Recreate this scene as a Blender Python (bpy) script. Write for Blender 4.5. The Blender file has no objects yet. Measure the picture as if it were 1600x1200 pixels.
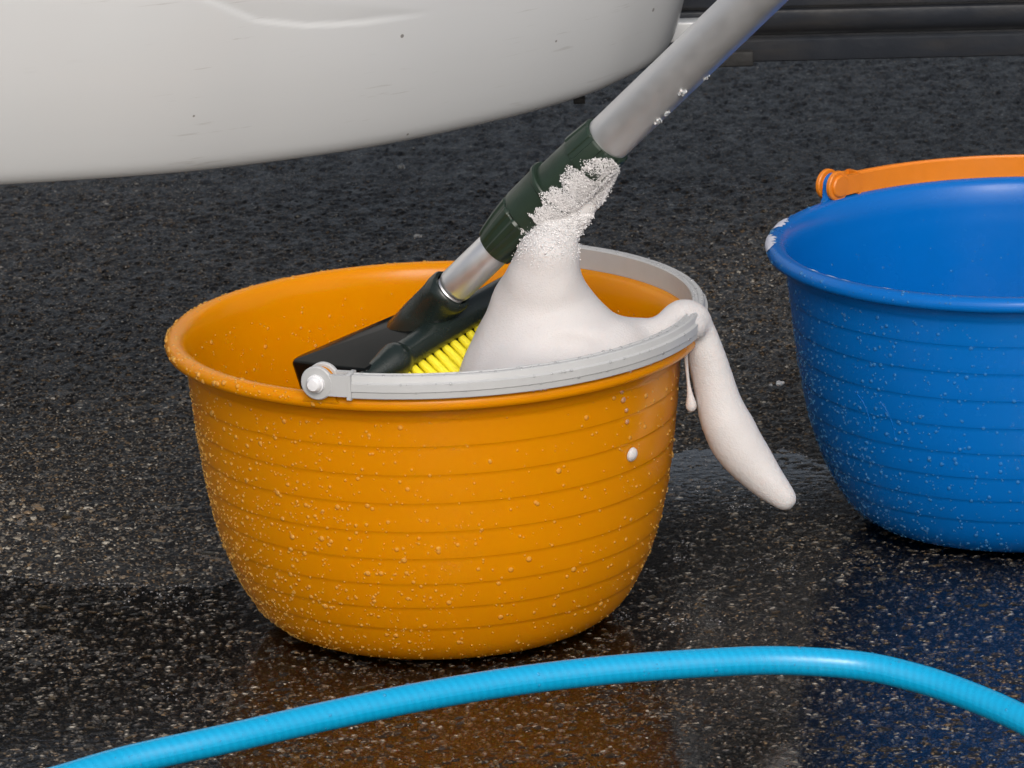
import bpy, math, random
import numpy as np
from mathutils import Vector, Matrix

# ------------------------------------------------------------------ scene / camera / light
sc = bpy.context.scene
C = sc.collection
random.seed(7)
rng = np.random.default_rng(7)
R = math.radians

CAM_LOC = np.array((0.0575, -4.3, 1.37))
PITCH, ROLL = R(15.48), R(1.8)
FPX = 9300.0                                   # focal length in photo pixels (1600 wide)
_f = np.array((0.0, math.cos(PITCH), -math.sin(PITCH)))
_r0 = np.array((1.0, 0.0, 0.0)); _u0 = np.cross(_r0, _f)
_r = _r0*math.cos(ROLL) - _u0*math.sin(ROLL)
_u = _u0*math.cos(ROLL) + _r0*math.sin(ROLL)

cam_d = bpy.data.cameras.new('camera'); cam = bpy.data.objects.new('camera', cam_d); C.objects.link(cam)
cam_d.sensor_width = 36; cam_d.lens = 36*FPX/1600
cam_d.clip_start = 0.05; cam_d.clip_end = 2000
cam.matrix_world = Matrix(((_r[0], _u[0], -_f[0], CAM_LOC[0]), (_r[1], _u[1], -_f[1], CAM_LOC[1]),
                           (_r[2], _u[2], -_f[2], CAM_LOC[2]), (0, 0, 0, 1)))
cam_d.dof.use_dof = True; cam_d.dof.focus_distance = 4.36; cam_d.dof.aperture_fstop = 46
sc.camera = cam

SUN_AZ, SUN_EL = R(174), R(37)
w = bpy.data.worlds.new('World'); sc.world = w; w.use_nodes = True
nt = w.node_tree
sky = nt.nodes.new('ShaderNodeTexSky'); sky.sky_type = 'NISHITA'; sky.sun_disc = False
sky.sun_elevation = SUN_EL; sky.sun_rotation = SUN_AZ
sky.air_density = 1.0; sky.dust_density = 6.0; sky.ozone_density = 1.0
bg = nt.nodes['Background']; bg.inputs['Strength'].default_value = 0.15
hsv = nt.nodes.new('ShaderNodeHueSaturation'); hsv.inputs['Saturation'].default_value = .5      # thin even cloud
nt.links.new(sky.outputs[0], hsv.inputs['Color']); nt.links.new(hsv.outputs[0], bg.inputs['Color'])
sun_d = bpy.data.lights.new('sun', 'SUN'); sun_d.energy = .75; sun_d.angle = R(24); sun_d.color = (1, .985, .965)
sun = bpy.data.objects.new('sun', sun_d); C.objects.link(sun)
sdir = Vector((math.sin(SUN_AZ)*math.cos(SUN_EL), math.cos(SUN_AZ)*math.cos(SUN_EL), math.sin(SUN_EL)))
sun.rotation_euler = sdir.to_track_quat('Z', 'Y').to_euler(); sun.location = sdir*8
sc.view_settings.view_transform = 'Standard'; sc.view_settings.look = 'None'
sc.view_settings.exposure = -0.05; sc.view_settings.gamma = 1.0
sc.render.resolution_x = 1024; sc.render.resolution_y = 768
sc.render.engine = 'CYCLES'


def at(px, py, Y=None, Z=None):
    """a point of the place from where it shows in the photo, at depth Y or height Z"""
    v = _f + _r*(px-800)/FPX - _u*(py-600)/FPX
    t = (Y-CAM_LOC[1])/v[1] if Y is not None else (Z-CAM_LOC[2])/v[2]
    return CAM_LOC + v*t

# ------------------------------------------------------------------ helpers
def tag(o, label=None, cat=None, group=None, kind=None):
    if label: o['label'] = label
    if cat: o['category'] = cat
    if group: o['group'] = group
    if kind: o['kind'] = kind
    return o

def empty(name, loc=(0, 0, 0)):
    o = bpy.data.objects.new(name, None); o.location = loc; o.empty_display_size = .05
    C.objects.link(o); return o

def mesh(name, V, F, mat, parent=None, smooth=True, loc=None):
    me = bpy.data.meshes.new(name)
    V = np.asarray(V, float)
    if isinstance(F, np.ndarray):
        n, k = F.shape
        me.vertices.add(len(V)); me.vertices.foreach_set('co', V.astype(np.float32).ravel())
        me.loops.add(n*k); me.loops.foreach_set('vertex_index', F.astype(np.int32).ravel())
        me.polygons.add(n); me.polygons.foreach_set('loop_start', np.arange(0, n*k, k, dtype=np.int32))
        me.polygons.foreach_set('loop_total', np.full(n, k, dtype=np.int32))
        me.update(calc_edges=True)
    else:
        me.from_pydata(V.tolist(), [], F)
    me.validate()
    me.polygons.foreach_set('use_smooth', np.full(len(me.polygons), smooth))
    if mat: me.materials.append(mat)
    o = bpy.data.objects.new(name, me); C.objects.link(o)
    if parent: o.parent = parent
    if loc is not None: o.location = loc
    return o

def smooth_angle(o, deg=40):
    """sharp edges above an angle, smooth elsewhere"""
    o.data.set_sharp_from_angle(angle=R(deg))
    return o

def grid_faces(nu, nv, wrap_u=False, wrap_v=False, flip=False):
    iu = np.arange(nu if wrap_u else nu-1); iv = np.arange(nv if wrap_v else nv-1)
    a, b = np.meshgrid(iu, iv, indexing='ij'); a = a.ravel(); b = b.ravel()
    a2 = (a+1) % nu; b2 = (b+1) % nv
    f = np.stack([a*nv+b, a2*nv+b, a2*nv+b2, a*nv+b2], -1)
    return f[:, ::-1] if flip else f

def frame(d):
    d = np.asarray(d, float); d = d/np.linalg.norm(d)
    h = np.array((0, 0, 1.0)) if abs(d[2]) < .9 else np.array((1.0, 0, 0))
    a = np.cross(d, h); a /= np.linalg.norm(a); b = np.cross(d, a)
    return d, a, b

def lathe_axis(p0, d, prof, seg=64, rfun=None):
    """profile [(t, r)] swept round the axis p0 + t*d; rfun(t, angles, r) may flute it"""
    d, a, b = frame(d); V = []
    th = np.linspace(0, 2*np.pi, seg, endpoint=False)
    for i, (t, r) in enumerate(prof):
        rr = np.full(seg, r) if rfun is None else rfun(i, th, r)
        V.append(np.asarray(p0)+d*t + np.outer(np.cos(th)*rr, a) + np.outer(np.sin(th)*rr, b))
    V = np.concatenate(V); n = len(prof)
    i, j = np.meshgrid(np.arange(n-1), np.arange(seg), indexing='ij'); i = i.ravel(); j = j.ravel(); j2 = (j+1) % seg
    return V, np.stack([i*seg+j, i*seg+j2, (i+1)*seg+j2, (i+1)*seg+j], -1)

def lathe_z(prof, seg=192):
    th = np.linspace(0, 2*np.pi, seg, endpoint=False)
    P = np.array(prof)
    V = np.stack([np.outer(np.cos(th), P[:, 0]), np.outer(np.sin(th), P[:, 0]), np.broadcast_to(P[:, 1], (seg, len(P)))], -1).reshape(-1, 3)
    return V, grid_faces(seg, len(P), wrap_u=True)

def box(c, s, bev=0.0):
    """chamfered box centred at c with full size s"""
    x, y, z = [v/2 for v in s]; V = []; b = min(bev, x*.98, y*.98, z*.98)
    if b <= 0:
        V = [(i*x, j*y, k*z) for i in (-1, 1) for j in (-1, 1) for k in (-1, 1)]
        F = [(0, 1, 3, 2), (4, 6, 7, 5), (0, 4, 5, 1), (2, 3, 7, 6), (0, 2, 6, 4), (1, 5, 7, 3)]
        return np.array(V)+np.asarray(c), F
    import bmesh
    bm = bmesh.new(); bmesh.ops.create_cube(bm, size=1)
    for v in bm.verts: v.co = Vector((v.co.x*2*x, v.co.y*2*y, v.co.z*2*z))
    bmesh.ops.bevel(bm, geom=bm.edges[:], offset=b, segments=3, affect='EDGES', profile=.5)
    V = np.array([v.co[:] for v in bm.verts]); bm.verts.index_update()
    F = [tuple(v.index for v in f.verts) for f in bm.faces]; bm.free()
    return V+np.asarray(c), F

def join(parts):
    V = []; F = []; n = 0
    for v, f in parts:
        V.append(np.asarray(v)); F += [tuple(int(i)+n for i in q) for q in f]; n += len(v)
    return np.concatenate(V), F

def catmull(P, n):
    P = np.asarray(P, float); P = np.vstack([2*P[0]-P[1], P, 2*P[-1]-P[-2]]); out = []
    for i in range(1, len(P)-2):
        t = np.linspace(0, 1, n, endpoint=False)[:, None]
        a, b, c, d = P[i-1], P[i], P[i+1], P[i+2]
        out.append(.5*((2*b)+(c-a)*t+(2*a-5*b+4*c-d)*t*t+(3*b-a-3*c+d)*t**3))
    return np.vstack(out+[P[-2][None]])

# small solids scattered in numbers: one mesh each
def scatter(name, pos, nrm, rad, hgt, mat, parent=None, seg=7, rings=3, jitter=0., asp=None):
    """domes (flattened half-ellipsoids) standing on pos along nrm"""
    pos = np.asarray(pos); N = np.asarray(nrm); N = N/np.linalg.norm(N, axis=1, keepdims=True)
    h = np.where(np.abs(N[:, 2:3]) < .9, np.array([[0, 0, 1.]]), np.array([[1., 0, 0]]))
    A = np.cross(N, h); A /= np.linalg.norm(A, axis=1, keepdims=True); B = np.cross(N, A)
    n = len(pos); ph = rng.uniform(0, 6.28, n)
    c, s = np.cos(ph)[:, None], np.sin(ph)[:, None]; A, B = A*c+B*s, B*c-A*s
    if asp is None: asp = np.ones(n)
    vs = []
    th = np.linspace(0, 2*np.pi, seg, endpoint=False)
    for k in range(rings):
        el = (np.pi/2)*k/rings
        for t in th:
            j = 1 + (rng.uniform(-jitter, jitter, n) if jitter else 0)
            rr = (rad*math.cos(el)*j)[:, None]
            vs.append(pos + A*rr*math.cos(t)*asp[:, None] + B*rr*math.sin(t) + N*((hgt*math.sin(el))[:, None]-(0.0003 if k == 0 else 0)))
    vs.append(pos + N*hgt[:, None])
    V = np.stack(vs, 1); m = V.shape[1]
    f = []
    for k in range(rings-1):
        for i in range(seg):
            i2 = (i+1) % seg
            f += [(k*seg+i, k*seg+i2, (k+1)*seg+i2), (k*seg+i, (k+1)*seg+i2, (k+1)*seg+i)]
    for i in range(seg): f.append(((rings-1)*seg+i, (rings-1)*seg+(i+1) % seg, rings*seg))
    f = np.array(f)
    F = (f[None]+(np.arange(n)*m)[:, None, None]).reshape(-1, 3)
    return mesh(name, V.reshape(-1, 3), F, mat, parent)

def balls(name, pos, rad, mat, parent=None, seg=8, rings=5):
    pos = np.asarray(pos); n = len(pos); vs = [pos+np.array((0, 0, 1.))*rad[:, None]]
    for k in range(1, rings):
        el = np.pi*k/rings
        for i in range(seg):
            t = 2*np.pi*i/seg
            vs.append(pos+np.array((math.sin(el)*math.cos(t), math.sin(el)*math.sin(t), math.cos(el)))*rad[:, None])
    vs.append(pos-np.array((0, 0, 1.))*rad[:, None])
    V = np.stack(vs, 1); m = V.shape[1]; f = []
    for i in range(seg):
        i2 = (i+1) % seg
        f.append((0, 1+i, 1+i2)); b = 1+(rings-2)*seg; f.append((b+i, m-1, b+i2))
        for k in range(rings-2):
            p = 1+k*seg; q = p+seg
            f += [(p+i, q+i, q+i2), (p+i, q+i2, p+i2)]
    F = (np.array(f)[None]+(np.arange(n)*m)[:, None, None]).reshape(-1, 3)
    return mesh(name, V.reshape(-1, 3), F, mat, parent)

# ------------------------------------------------------------------ materials
class NT:
    def __init__(s, name):
        s.m = bpy.data.materials.new(name); s.m.use_nodes = True; s.t = s.m.node_tree
        s.p = s.t.nodes['Principled BSDF']; s.out = s.t.nodes['Material Output']
    def n(s, typ, **kw):
        nd = s.t.nodes.new('ShaderNode'+typ)
        for k, v in kw.items():
            if k in nd.inputs.keys() and not hasattr(nd, k): nd.inputs[k].default_value = v
            else: setattr(nd, k, v)
        return nd
    def l(s, a, b): s.t.links.new(a, b)
    def set(s, **kw):
        for k, v in kw.items():
            k = k.replace('_', ' ')
            for i in s.p.inputs:
                if i.name.lower() == k.lower():
                    i.default_value = (*v, 1) if isinstance(v, tuple) and len(v) == 3 and i.type == 'RGBA' else v
    def coords(s, scale=1.0, kind='Object'):
        tc = s.n('TexCoord'); return tc.outputs[kind]
    def noise(s, co, scale, detail=4, rough=.55):
        nd = s.n('TexNoise'); s.l(co, nd.inputs['Vector']); nd.inputs['Scale'].default_value = scale
        nd.inputs['Detail'].default_value = detail; nd.inputs['Roughness'].default_value = rough; return nd.outputs['Fac']
    def ramp(s, fac, stops, interp='LINEAR'):
        nd = s.n('ValToRGB'); cr = nd.color_ramp; cr.interpolation = interp
        while len(cr.elements) > 1: cr.elements.remove(cr.elements[-1])
        for i, (p, c) in enumerate(stops):
            e = cr.elements[0] if i == 0 else cr.elements.new(p)
            e.position = p; e.color = (c, c, c, 1) if not isinstance(c, tuple) else (*c, 1)
        s.l(fac, nd.inputs['Fac']); return nd.outputs['Color']
    def mix(s, fac, a, b, mode='MIX'):
        nd = s.n('Mix', data_type='RGBA', blend_type=mode)
        for v, i in ((fac, 0), (a, 6), (b, 7)):
            if hasattr(v, 'links'): s.l(v, nd.inputs[i])
            elif i == 0: nd.inputs[i].default_value = v
            else: nd.inputs[i].default_value = (*v, 1)
        return nd.outputs[2]
    def math(s, op, a, b=None, clamp=False):
        nd = s.n('Math', operation=op, use_clamp=clamp)
        for v, i in ((a, 0), (b, 1)):
            if v is None: continue
            if hasattr(v, 'links'): s.l(v, nd.inputs[i])
            else: nd.inputs[i].default_value = v
        return nd.outputs[0]
    def maprange(s, v, a, b, c, d):
        nd = s.n('MapRange'); s.l(v, nd.inputs['Value'])
        for i, x in zip(('From Min', 'From Max', 'To Min', 'To Max'), (a, b, c, d)): nd.inputs[i].default_value = x
        return nd.outputs[0]
    def bump(s, h, dist, strength=1.0, normal=None):
        nd = s.n('Bump'); s.l(h, nd.inputs['Height']); nd.inputs['Distance'].default_value = dist
        nd.inputs['Strength'].default_value = strength
        if normal is not None: s.l(normal, nd.inputs['Normal'])
        return nd.outputs['Normal']

def plastic(name, col, rough=.32, var=.08, bump=.00012, scale=60, spec=.5, sss=0., streak=False):
    t = NT(name); co = t.coords()
    v = t.noise(co, scale, 3)
    dark = tuple(c*(1-var*2) for c in col); lite = tuple(min(1, c*(1+var)) for c in col)
    t.l(t.mix(v, dark, lite), t.p.inputs['Base Color'])
    rv = t.noise(co, scale*.35, 5, .65)
    t.l(t.maprange(rv, .3, .7, rough*.75, rough*1.3), t.p.inputs['Roughness'])
    t.l(t.bump(t.noise(co, scale*6, 3), bump), t.p.inputs['Normal'])
    t.set(Specular_IOR_Level=spec)
    if sss:
        t.set(Subsurface_Weight=sss, Subsurface_Scale=.008); t.p.inputs['Subsurface Radius'].default_value = (1, .35, .03)
    return t.m

M = {}
M['orange'] = plastic('orange_plastic', (.62, .222, .0003), .2, .02, .00004, 30, spec=.17, sss=.3)
M['blue'] = plastic('blue_plastic', (.0003, .125, .46), .26, .03, .00005, 30, spec=.28)
M['grey'] = plastic('grey_plastic', (.45, .455, .46), .4, .05, .00008, 60)
M['handle_orange'] = plastic('handle_orange_plastic', (.70, .20, .008), .4, .06, .00008, 60)
M['white_pl'] = plastic('white_plastic', (.72, .72, .74), .35, .05, .0001, 80)
M['green'] = plastic('green_plastic', (.016, .032, .020), .38, .15, .0001, 90)
M['head'] = plastic('brush_head_plastic', (.010, .017, .015), .25, .15, .00012, 70)
M['black'] = plastic('black_gloss_plastic', (.004, .005, .005), .12, .1, .00005, 40, spec=.09)

def m_asphalt():
    t = NT('asphalt'); co = t.coords()
    nz = t.n('TexNoise'); t.l(co, nz.inputs['Vector']); nz.inputs['Scale'].default_value = 90; nz.inputs['Detail'].default_value = 2
    add = t.n('VectorMath', operation='MULTIPLY_ADD'); t.l(nz.outputs['Color'], add.inputs[0]); add.inputs[1].default_value = (.006,)*3; t.l(co, add.inputs[2])
    cw = add.outputs[0]
    def vor(scale, feat='F1', rnd=1.0):
        v = t.n('TexVoronoi', feature=feat); t.l(cw, v.inputs['Vector']); v.inputs['Scale'].default_value = scale; v.inputs['Randomness'].default_value = rnd; return v
    va, vb = vor(190), vor(420)
    sa = t.n('SeparateColor'); t.l(va.outputs['Color'], sa.inputs[0])
    sb = t.n('SeparateColor'); t.l(vb.outputs['Color'], sb.inputs[0])
    stops = [(0, (.012, .011, .011)), (.20, (.03, .027, .023)), (.36, (.065, .052, .038)), (.50, (.12, .085, .052)),
             (.64, (.16, .145, .125)), (.77, (.21, .14, .075)), (.89, (.28, .245, .195)), (.97, (.46, .42, .355))]
    ca = t.ramp(sa.outputs[0], stops, 'CONSTANT'); cb = t.ramp(sb.outputs[1], stops, 'CONSTANT')
    ma = t.maprange(va.outputs['Distance'], .28, .5, 1, 0)
    mb = t.maprange(vb.outputs['Distance'], .3, .55, 1, 0)
    big = t.math('GREATER_THAN', sa.outputs[2], .45)
    ma = t.math('MULTIPLY', ma, big)
    bit = t.mix(t.noise(co, 14, 5), (.008, .008, .008), (.016, .015, .0145))
    c = t.mix(mb, bit, cb); c = t.mix(ma, c, ca)
    patch = t.noise(co, 5, 4)
    c = t.mix(t.maprange(patch, .35, .7, 0, .3), c, (.012, .012, .0125))
    t.l(c, t.p.inputs['Base Color'])
    fine = t.noise(co, 900, 2)
    h = t.math('MULTIPLY_ADD', ma, .9); 
    hh = t.math('ADD', t.math('MULTIPLY', ma, t.maprange(sa.outputs[1], 0, 1, .4, 1.2)), t.math('MULTIPLY', mb, .5))
    hh = t.math('ADD', hh, t.math('MULTIPLY', fine, .25))
    t.l(t.bump(hh, .0012, .8), t.p.inputs['Normal'])
    t.l(t.maprange(t.noise(co, 40, 4), .3, .7, .3, .55), t.p.inputs['Roughness'])
    t.set(Specular_IOR_Level=.22)
    return t.m
M['asphalt'] = m_asphalt()

def m_stone():
    t = NT('wet_stone'); co = t.coords()
    g = t.n('NewGeometry')
    c = t.ramp(g.outputs['Random Per Island'], [(0, (.04, .037, .033)), (.22, (.085, .062, .04)), (.42, (.13, .12, .11)), (.60, (.19, .125, .065)),
                                               (.75, (.22, .185, .135)), (.88, (.30, .265, .21)), (.97, (.46, .42, .35))])
    c = t.mix(t.maprange(t.noise(co, 500, 4), .3, .7, 0, .5), c, (.03, .026, .022))
    t.l(c, t.p.inputs['Base Color']); t.set(Roughness=.22)
    t.l(t.bump(t.noise(co, 900, 3), .0003), t.p.inputs['Normal'])
    return t.m
M['stone'] = m_stone()

def m_water(name, ior=1.33, rough=.02, milk=0., bump_scale=60, bump_d=.00006, milkcol=(.8, .8, .8)):
    """clear film: what lies under it shows through, the surface mirrors by its angle"""
    t = NT(name); co = t.coords()
    t.t.nodes.remove(t.p)
    tr = t.n('BsdfTransparent'); gl = t.n('BsdfGlossy'); gl.inputs['Roughness'].default_value = rough
    fr = t.n('Fresnel'); fr.inputs['IOR'].default_value = ior
    nb = t.bump(t.noise(co, bump_scale, 3), bump_d)
    t.l(nb, gl.inputs['Normal']); t.l(nb, fr.inputs['Normal'])
    base = tr.outputs[0]
    if milk:
        df = t.n('BsdfDiffuse'); df.inputs['Color'].default_value = (*milkcol, 1)
        mx = t.n('MixShader'); mx.inputs[0].default_value = milk; t.l(tr.outputs[0], mx.inputs[1]); t.l(df.outputs[0], mx.inputs[2]); base = mx.outputs[0]
    mx = t.n('MixShader'); t.l(fr.outputs[0], mx.inputs[0]); t.l(base, mx.inputs[1]); t.l(gl.outputs[0], mx.inputs[2])
    t.l(mx.outputs[0], t.out.inputs['Surface'])
    return t.m
M['puddle'] = m_water('puddle_water', ior=1.44, rough=.09, bump_scale=120, bump_d=.0002)
M['drop'] = m_water('water_drop', rough=.2, milk=.28, milkcol=(.98, .58, .13), ior=1.2)
M['drop_blue'] = m_water('water_drop_cool', rough=.2, milk=.17, milkcol=(.14, .46, .80), ior=1.2)
M['bubble'] = m_water('bubble_film', rough=.06, milk=.13, milkcol=(.85, .85, .88))

def m_foam(name, sss=.6, col=None):
    t = NT(name); co = t.coords()
    v = t.n('TexVoronoi'); t.l(co, v.inputs['Vector']); v.inputs['Scale'].default_value = 820
    v2 = t.n('TexVoronoi'); t.l(co, v2.inputs['Vector']); v2.inputs['Scale'].default_value = 260
    h = t.math('ADD', v.outputs['Distance'], t.math('MULTIPLY', v2.outputs['Distance'], .6))
    h = t.math('ADD', h, t.math('MULTIPLY', t.noise(co, 120, 4), .8))
    t.l(t.bump(h, .0006, .42), t.p.inputs['Normal'])
    t.l(t.mix(t.noise(co, 40, 3), (.555, .532, .53), (.58, .56, .56)), t.p.inputs['Base Color'])
    if col: t.l(t.mix(t.noise(co, 40, 3), col, col), t.p.inputs['Base Color'])
    t.set(Roughness=.55, Subsurface_Weight=sss, Subsurface_Scale=.004, Specular_IOR_Level=.35)
    t.p.inputs['Subsurface Radius'].default_value = (1, .75, .65)
    return t.m
M['foam'] = m_foam('soap_foam')
M['lace'] = m_foam('soap_bubble_lace', 0., (.80, .785, .79))
M['residue'] = plastic('soap_residue', (.62, .64, .74), .5, .1, .0003, 200)

def m_bumper():
    t = NT('white_bumper_paint'); co = t.coords()
    base = t.mix(t.noise(co, 5, 2), (.53, .545, .555), (.56, .575, .585))
    spots = t.n('TexVoronoi'); t.l(co, spots.inputs['Vector']); spots.inputs['Scale'].default_value = 48
    sz = t.n('SeparateColor'); t.l(spots.outputs['Color'], sz.inputs[0])
    lim = t.math('MULTIPLY', t.math('POWER', sz.outputs[0], 5.0), .11)
    sp = t.math('LESS_THAN', spots.outputs['Distance'], lim)
    c = t.mix(t.math('MULTIPLY', sp, .75), base, (.10, .085, .07))
    mp = t.n('Mapping'); t.l(co, mp.inputs['Vector']); mp.inputs['Scale'].default_value = (14, 14, 260); mp.inputs['Rotation'].default_value = (0, R(-9), 0)
    sc1 = t.noise(mp.outputs[0], 1.0, 3, .6)
    gate = t.maprange(t.noise(co, 7, 3), .44, .62, 0, 1)
    scr = t.math('MULTIPLY', t.maprange(sc1, .64, .69, 0, .32), gate)
    c = t.mix(scr, c, (.22, .20, .18))
    grime = t.maprange(t.noise(co, 26, 6, .7), .55, .9, 0, .10)
    c = t.mix(t.math('MULTIPLY', grime, .3), c, (.46, .43, .39))
    t.l(c, t.p.inputs['Base Color'])
    t.l(t.maprange(t.noise(co, 4, 1), 0, 1, .25, .33), t.p.inputs['Roughness'])
    t.set(Coat_Weight=.25, Coat_Roughness=.08)
    t.l(t.bump(t.noise(co, 5, 1), .0004, .5), t.p.inputs['Normal'])
    return t.m
M['bumper'] = m_bumper()

def m_sill():
    t = NT('dark_sill_plastic'); co = t.coords()
    mp = t.n('Mapping'); t.l(co, mp.inputs['Vector']); mp.inputs['Scale'].default_value = (5, 20, 30)
    g = t.maprange(t.noise(mp.outputs[0], 1.5, 7, .7), .45, .8, 0, .5)
    t.l(t.mix(g, (.022, .026, .034), (.06, .05, .038)), t.p.inputs['Base Color'])
    t.l(t.maprange(t.noise(co, 40, 4), .3, .7, .3, .5), t.p.inputs['Roughness'])
    t.l(t.bump(t.noise(co, 160, 4), .0004), t.p.inputs['Normal'])
    return t.m
M['sill'] = m_sill()
M['navy'] = plastic('dark_navy_paint', (.012, .016, .026), .2, .1, .00002, 20)
M['dark'] = plastic('dark_underbody', (.02, .02, .02), .8, .3, .001, 30)

def m_alu(name, col, rough, metallic):
    t = NT(name); co = t.coords()
    v = t.noise(co, 45, 5, .6)
    t.l(t.mix(v, tuple(c*.9 for c in col), col), t.p.inputs['Base Color'])
    t.l(t.maprange(t.noise(co, 90, 4), .3, .7, rough*.85, rough*1.2), t.p.inputs['Roughness'])
    t.l(t.bump(t.noise(co, 1400, 2), .00004), t.p.inputs['Normal'])
    t.set(Metallic=metallic)
    return t.m
M['alu'] = m_alu('anodised_aluminium', (.64, .64, .645), .40, .75)
M['alu2'] = m_alu('bare_aluminium', (.78, .78, .79), .33, .85)

def m_bristle():
    t = NT('yellow_bristle'); co = t.coords()
    mp = t.n('Mapping'); t.l(co, mp.inputs['Vector']); mp.inputs['Scale'].default_value = (1600, 1600, 60)
    f = t.noise(mp.outputs[0], 1.0, 2)
    t.l(t.mix(t.maprange(f, .3, .7, 0, 1), (.80, .66, .008), (.95, .85, .03)), t.p.inputs['Base Color'])
    t.l(t.bump(f, .0006), t.p.inputs['Normal']); t.set(Roughness=.45)
    return t.m
M['bristle'] = m_bristle()

def m_hose():
    t = NT('blue_hose'); uv = t.coords(kind='UV')
    sep = t.n('SeparateXYZ'); t.l(uv, sep.inputs[0])
    def wave(ka, kb):
        a = t.math('ADD', t.math('MULTIPLY', sep.outputs[0], ka), t.math('MULTIPLY', sep.outputs[1], kb))
        return t.math('SINE', a)
    w1 = wave(2*math.pi/.0062, 2*math.pi*3); w2 = wave(2*math.pi/.0062, -2*math.pi*3)
    h = t.math('ADD', t.math('MULTIPLY', w1, .5), t.math('MULTIPLY', w2, .45))
    co = t.coords()
    h = t.math('ADD', h, t.math('MULTIPLY', t.noise(co, 120, 3), 1.2))
    t.l(t.bump(h, .00009, .45), t.p.inputs['Normal'])
    k = t.maprange(w1, -1, 1, 0, 1)
    t.l(t.mix(k, (.001, .30, .56), (.002, .335, .61)), t.p.inputs['Base Color'])
    t.l(t.maprange(t.noise(co, 60, 4), .3, .7, .2, .34), t.p.inputs['Roughness'])
    return t.m
M['hose'] = m_hose()

# ------------------------------------------------------------------ ground
xs = np.concatenate([[-400, -60, -8, -2], np.linspace(-.75, .88, 780), [2, 8, 60, 400]])
ys = np.concatenate([[-400, -60, -8, -2], np.arange(-.46, .6, .0026), np.arange(.6, 1.4, .0038), np.arange(1.4, 2.75, .006), [4, 10, 60, 400]])
GX, GY = np.meshgrid(xs, ys, indexing='ij')
def stones(cell, seed, rmin, rmax, keep):
    """height of stones pressed into the bitumen: one irregular dome per jittered cell"""
    rs = np.random.default_rng(seed); N = 1024
    jx, jy, rr, hh, an, el = [rs.random((N, N)) for _ in range(6)]
    cx = np.floor(GX/cell).astype(np.int64); cy = np.floor(GY/cell).astype(np.int64); out = np.zeros(GX.shape)
    for dx in (-1, 0, 1):
        for dy in (-1, 0, 1):
            i, j = (cx+dx) % N, (cy+dy) % N
            r = (rmin+(rmax-rmin)*rr[i, j])*cell
            ox = GX-(cx+dx+jx[i, j])*cell; oy = GY-(cy+dy+jy[i, j])*cell
            a = an[i, j]*6.283; q = 1+.7*el[i, j]
            p1 = (ox*np.cos(a)+oy*np.sin(a))/(r*q**.5); p2 = (oy*np.cos(a)-ox*np.sin(a))/(r/q**.5)
            d = np.abs(p1)**2.6+np.abs(p2)**2.6
            h = np.sqrt(np.clip(1-d, 0, 1))*(.35+.65*hh[i, j])*(hh[i, j] > 1-keep)
            out = np.maximum(out, h)
    return out
near = ((GX > -1) & (GX < 1) & (GY > -1) & (GY < 3)).astype(float)
HZ = -.0040+.0034*stones(.0085, 1, .35, .75, .75)
HZ = np.maximum(HZ, -.0042+.0027*stones(.0048, 2, .4, .8, .9))
HZ = np.maximum(HZ, -.0043+.0018*stones(.0027, 3, .5, .9, .9))
HZ += .0006*np.sin(GX*23+GY*9)*np.sin(GY*17-1)+rng.normal(0, .00012, GX.shape)
HZ = HZ*near - .003*(1-near)
ground = mesh('asphalt', np.stack([GX, GY, HZ], -1).reshape(-1, 3), grid_faces(len(xs), len(ys)), M['asphalt'])
tag(ground, 'dark wet asphalt of coarse mixed stones under the buckets', 'asphalt', kind='structure')

# puddle: its far edge is traced, it runs out of the frame towards the viewer
edge = [at(*p, Z=0)[:2] for p in ((-2600, 1010), (-1400, 985), (-700, 930), (-320, 905), (-150, 893), (0, 899), (100, 905), (200, 911), (290, 914), (350, 905), (450, 860), (600, 800), (800, 745), (950, 722), (1040, 707), (1080, 698), (1120, 696),
                                 (1160, 701), (1205, 700), (1250, 706), (1285, 722), (1330, 738), (1420, 735), (1530, 715), (1660, 720), (1850, 735), (2300, 720), (2900, 780), (3800, 800))]
edge = catmull(edge, 8)
edge[:, 1] += np.interp(np.arange(len(edge))*.7, np.arange(len(edge)), rng.normal(0, .0035, len(edge)))
front = np.array([(edge[-1][0]+.3, -1.2), (edge[0][0]-.3, -1.2)])
PZ = -.00165
poly = [(x, y, PZ) for x, y in edge]
nE = len(poly); V = poly + [(x, -1.3, PZ) for x, _ in edge]
F = [(i, nE+i, nE+i+1, i+1) for i in range(nE-1)]
water = mesh('puddle', V, F, M['puddle'], smooth=False)
tag(water, 'thin clear puddle mirroring the orange bucket', 'puddle', kind='structure')

def in_puddle(x, y): return y < np.interp(x, edge[:, 0], edge[:, 1])

# loose and embedded stones that stand out of the bitumen, denser towards the viewer
def ground_pts(n, y0, y1, x0=-.45, x1=.55):
    return np.stack([rng.uniform(x0, x1, n), rng.uniform(y0, y1, n), np.full(n, -.0030)], -1)
P = ground_pts(18000, -.42, .35)
keep = rng.uniform(0, 1, len(P)) < np.interp(P[:, 1], [-.42, -.1, .35], [1, .75, .3])
P = P[keep]; n = len(P)
rad = .0010+rng.gamma(1.6, .0007, n); rad = np.minimum(rad, .0042)
order = np.argsort(-rad*np.where((P[:, 1] > -.33) & (np.abs(P[:, 0]-.06) < .38), 1, .1))
bigi, rest = order[:260], order[260:]
st = scatter('aggregate', P[rest], np.tile((0, 0, 1.), (len(rest), 1)), rad[rest], np.minimum(rad[rest]*.5, .0011)+.0006, M['stone'], ground, seg=6, rings=2, jitter=.25, asp=rng.uniform(1, 1.9, len(rest)))
tag(st, kind='stuff')
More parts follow.
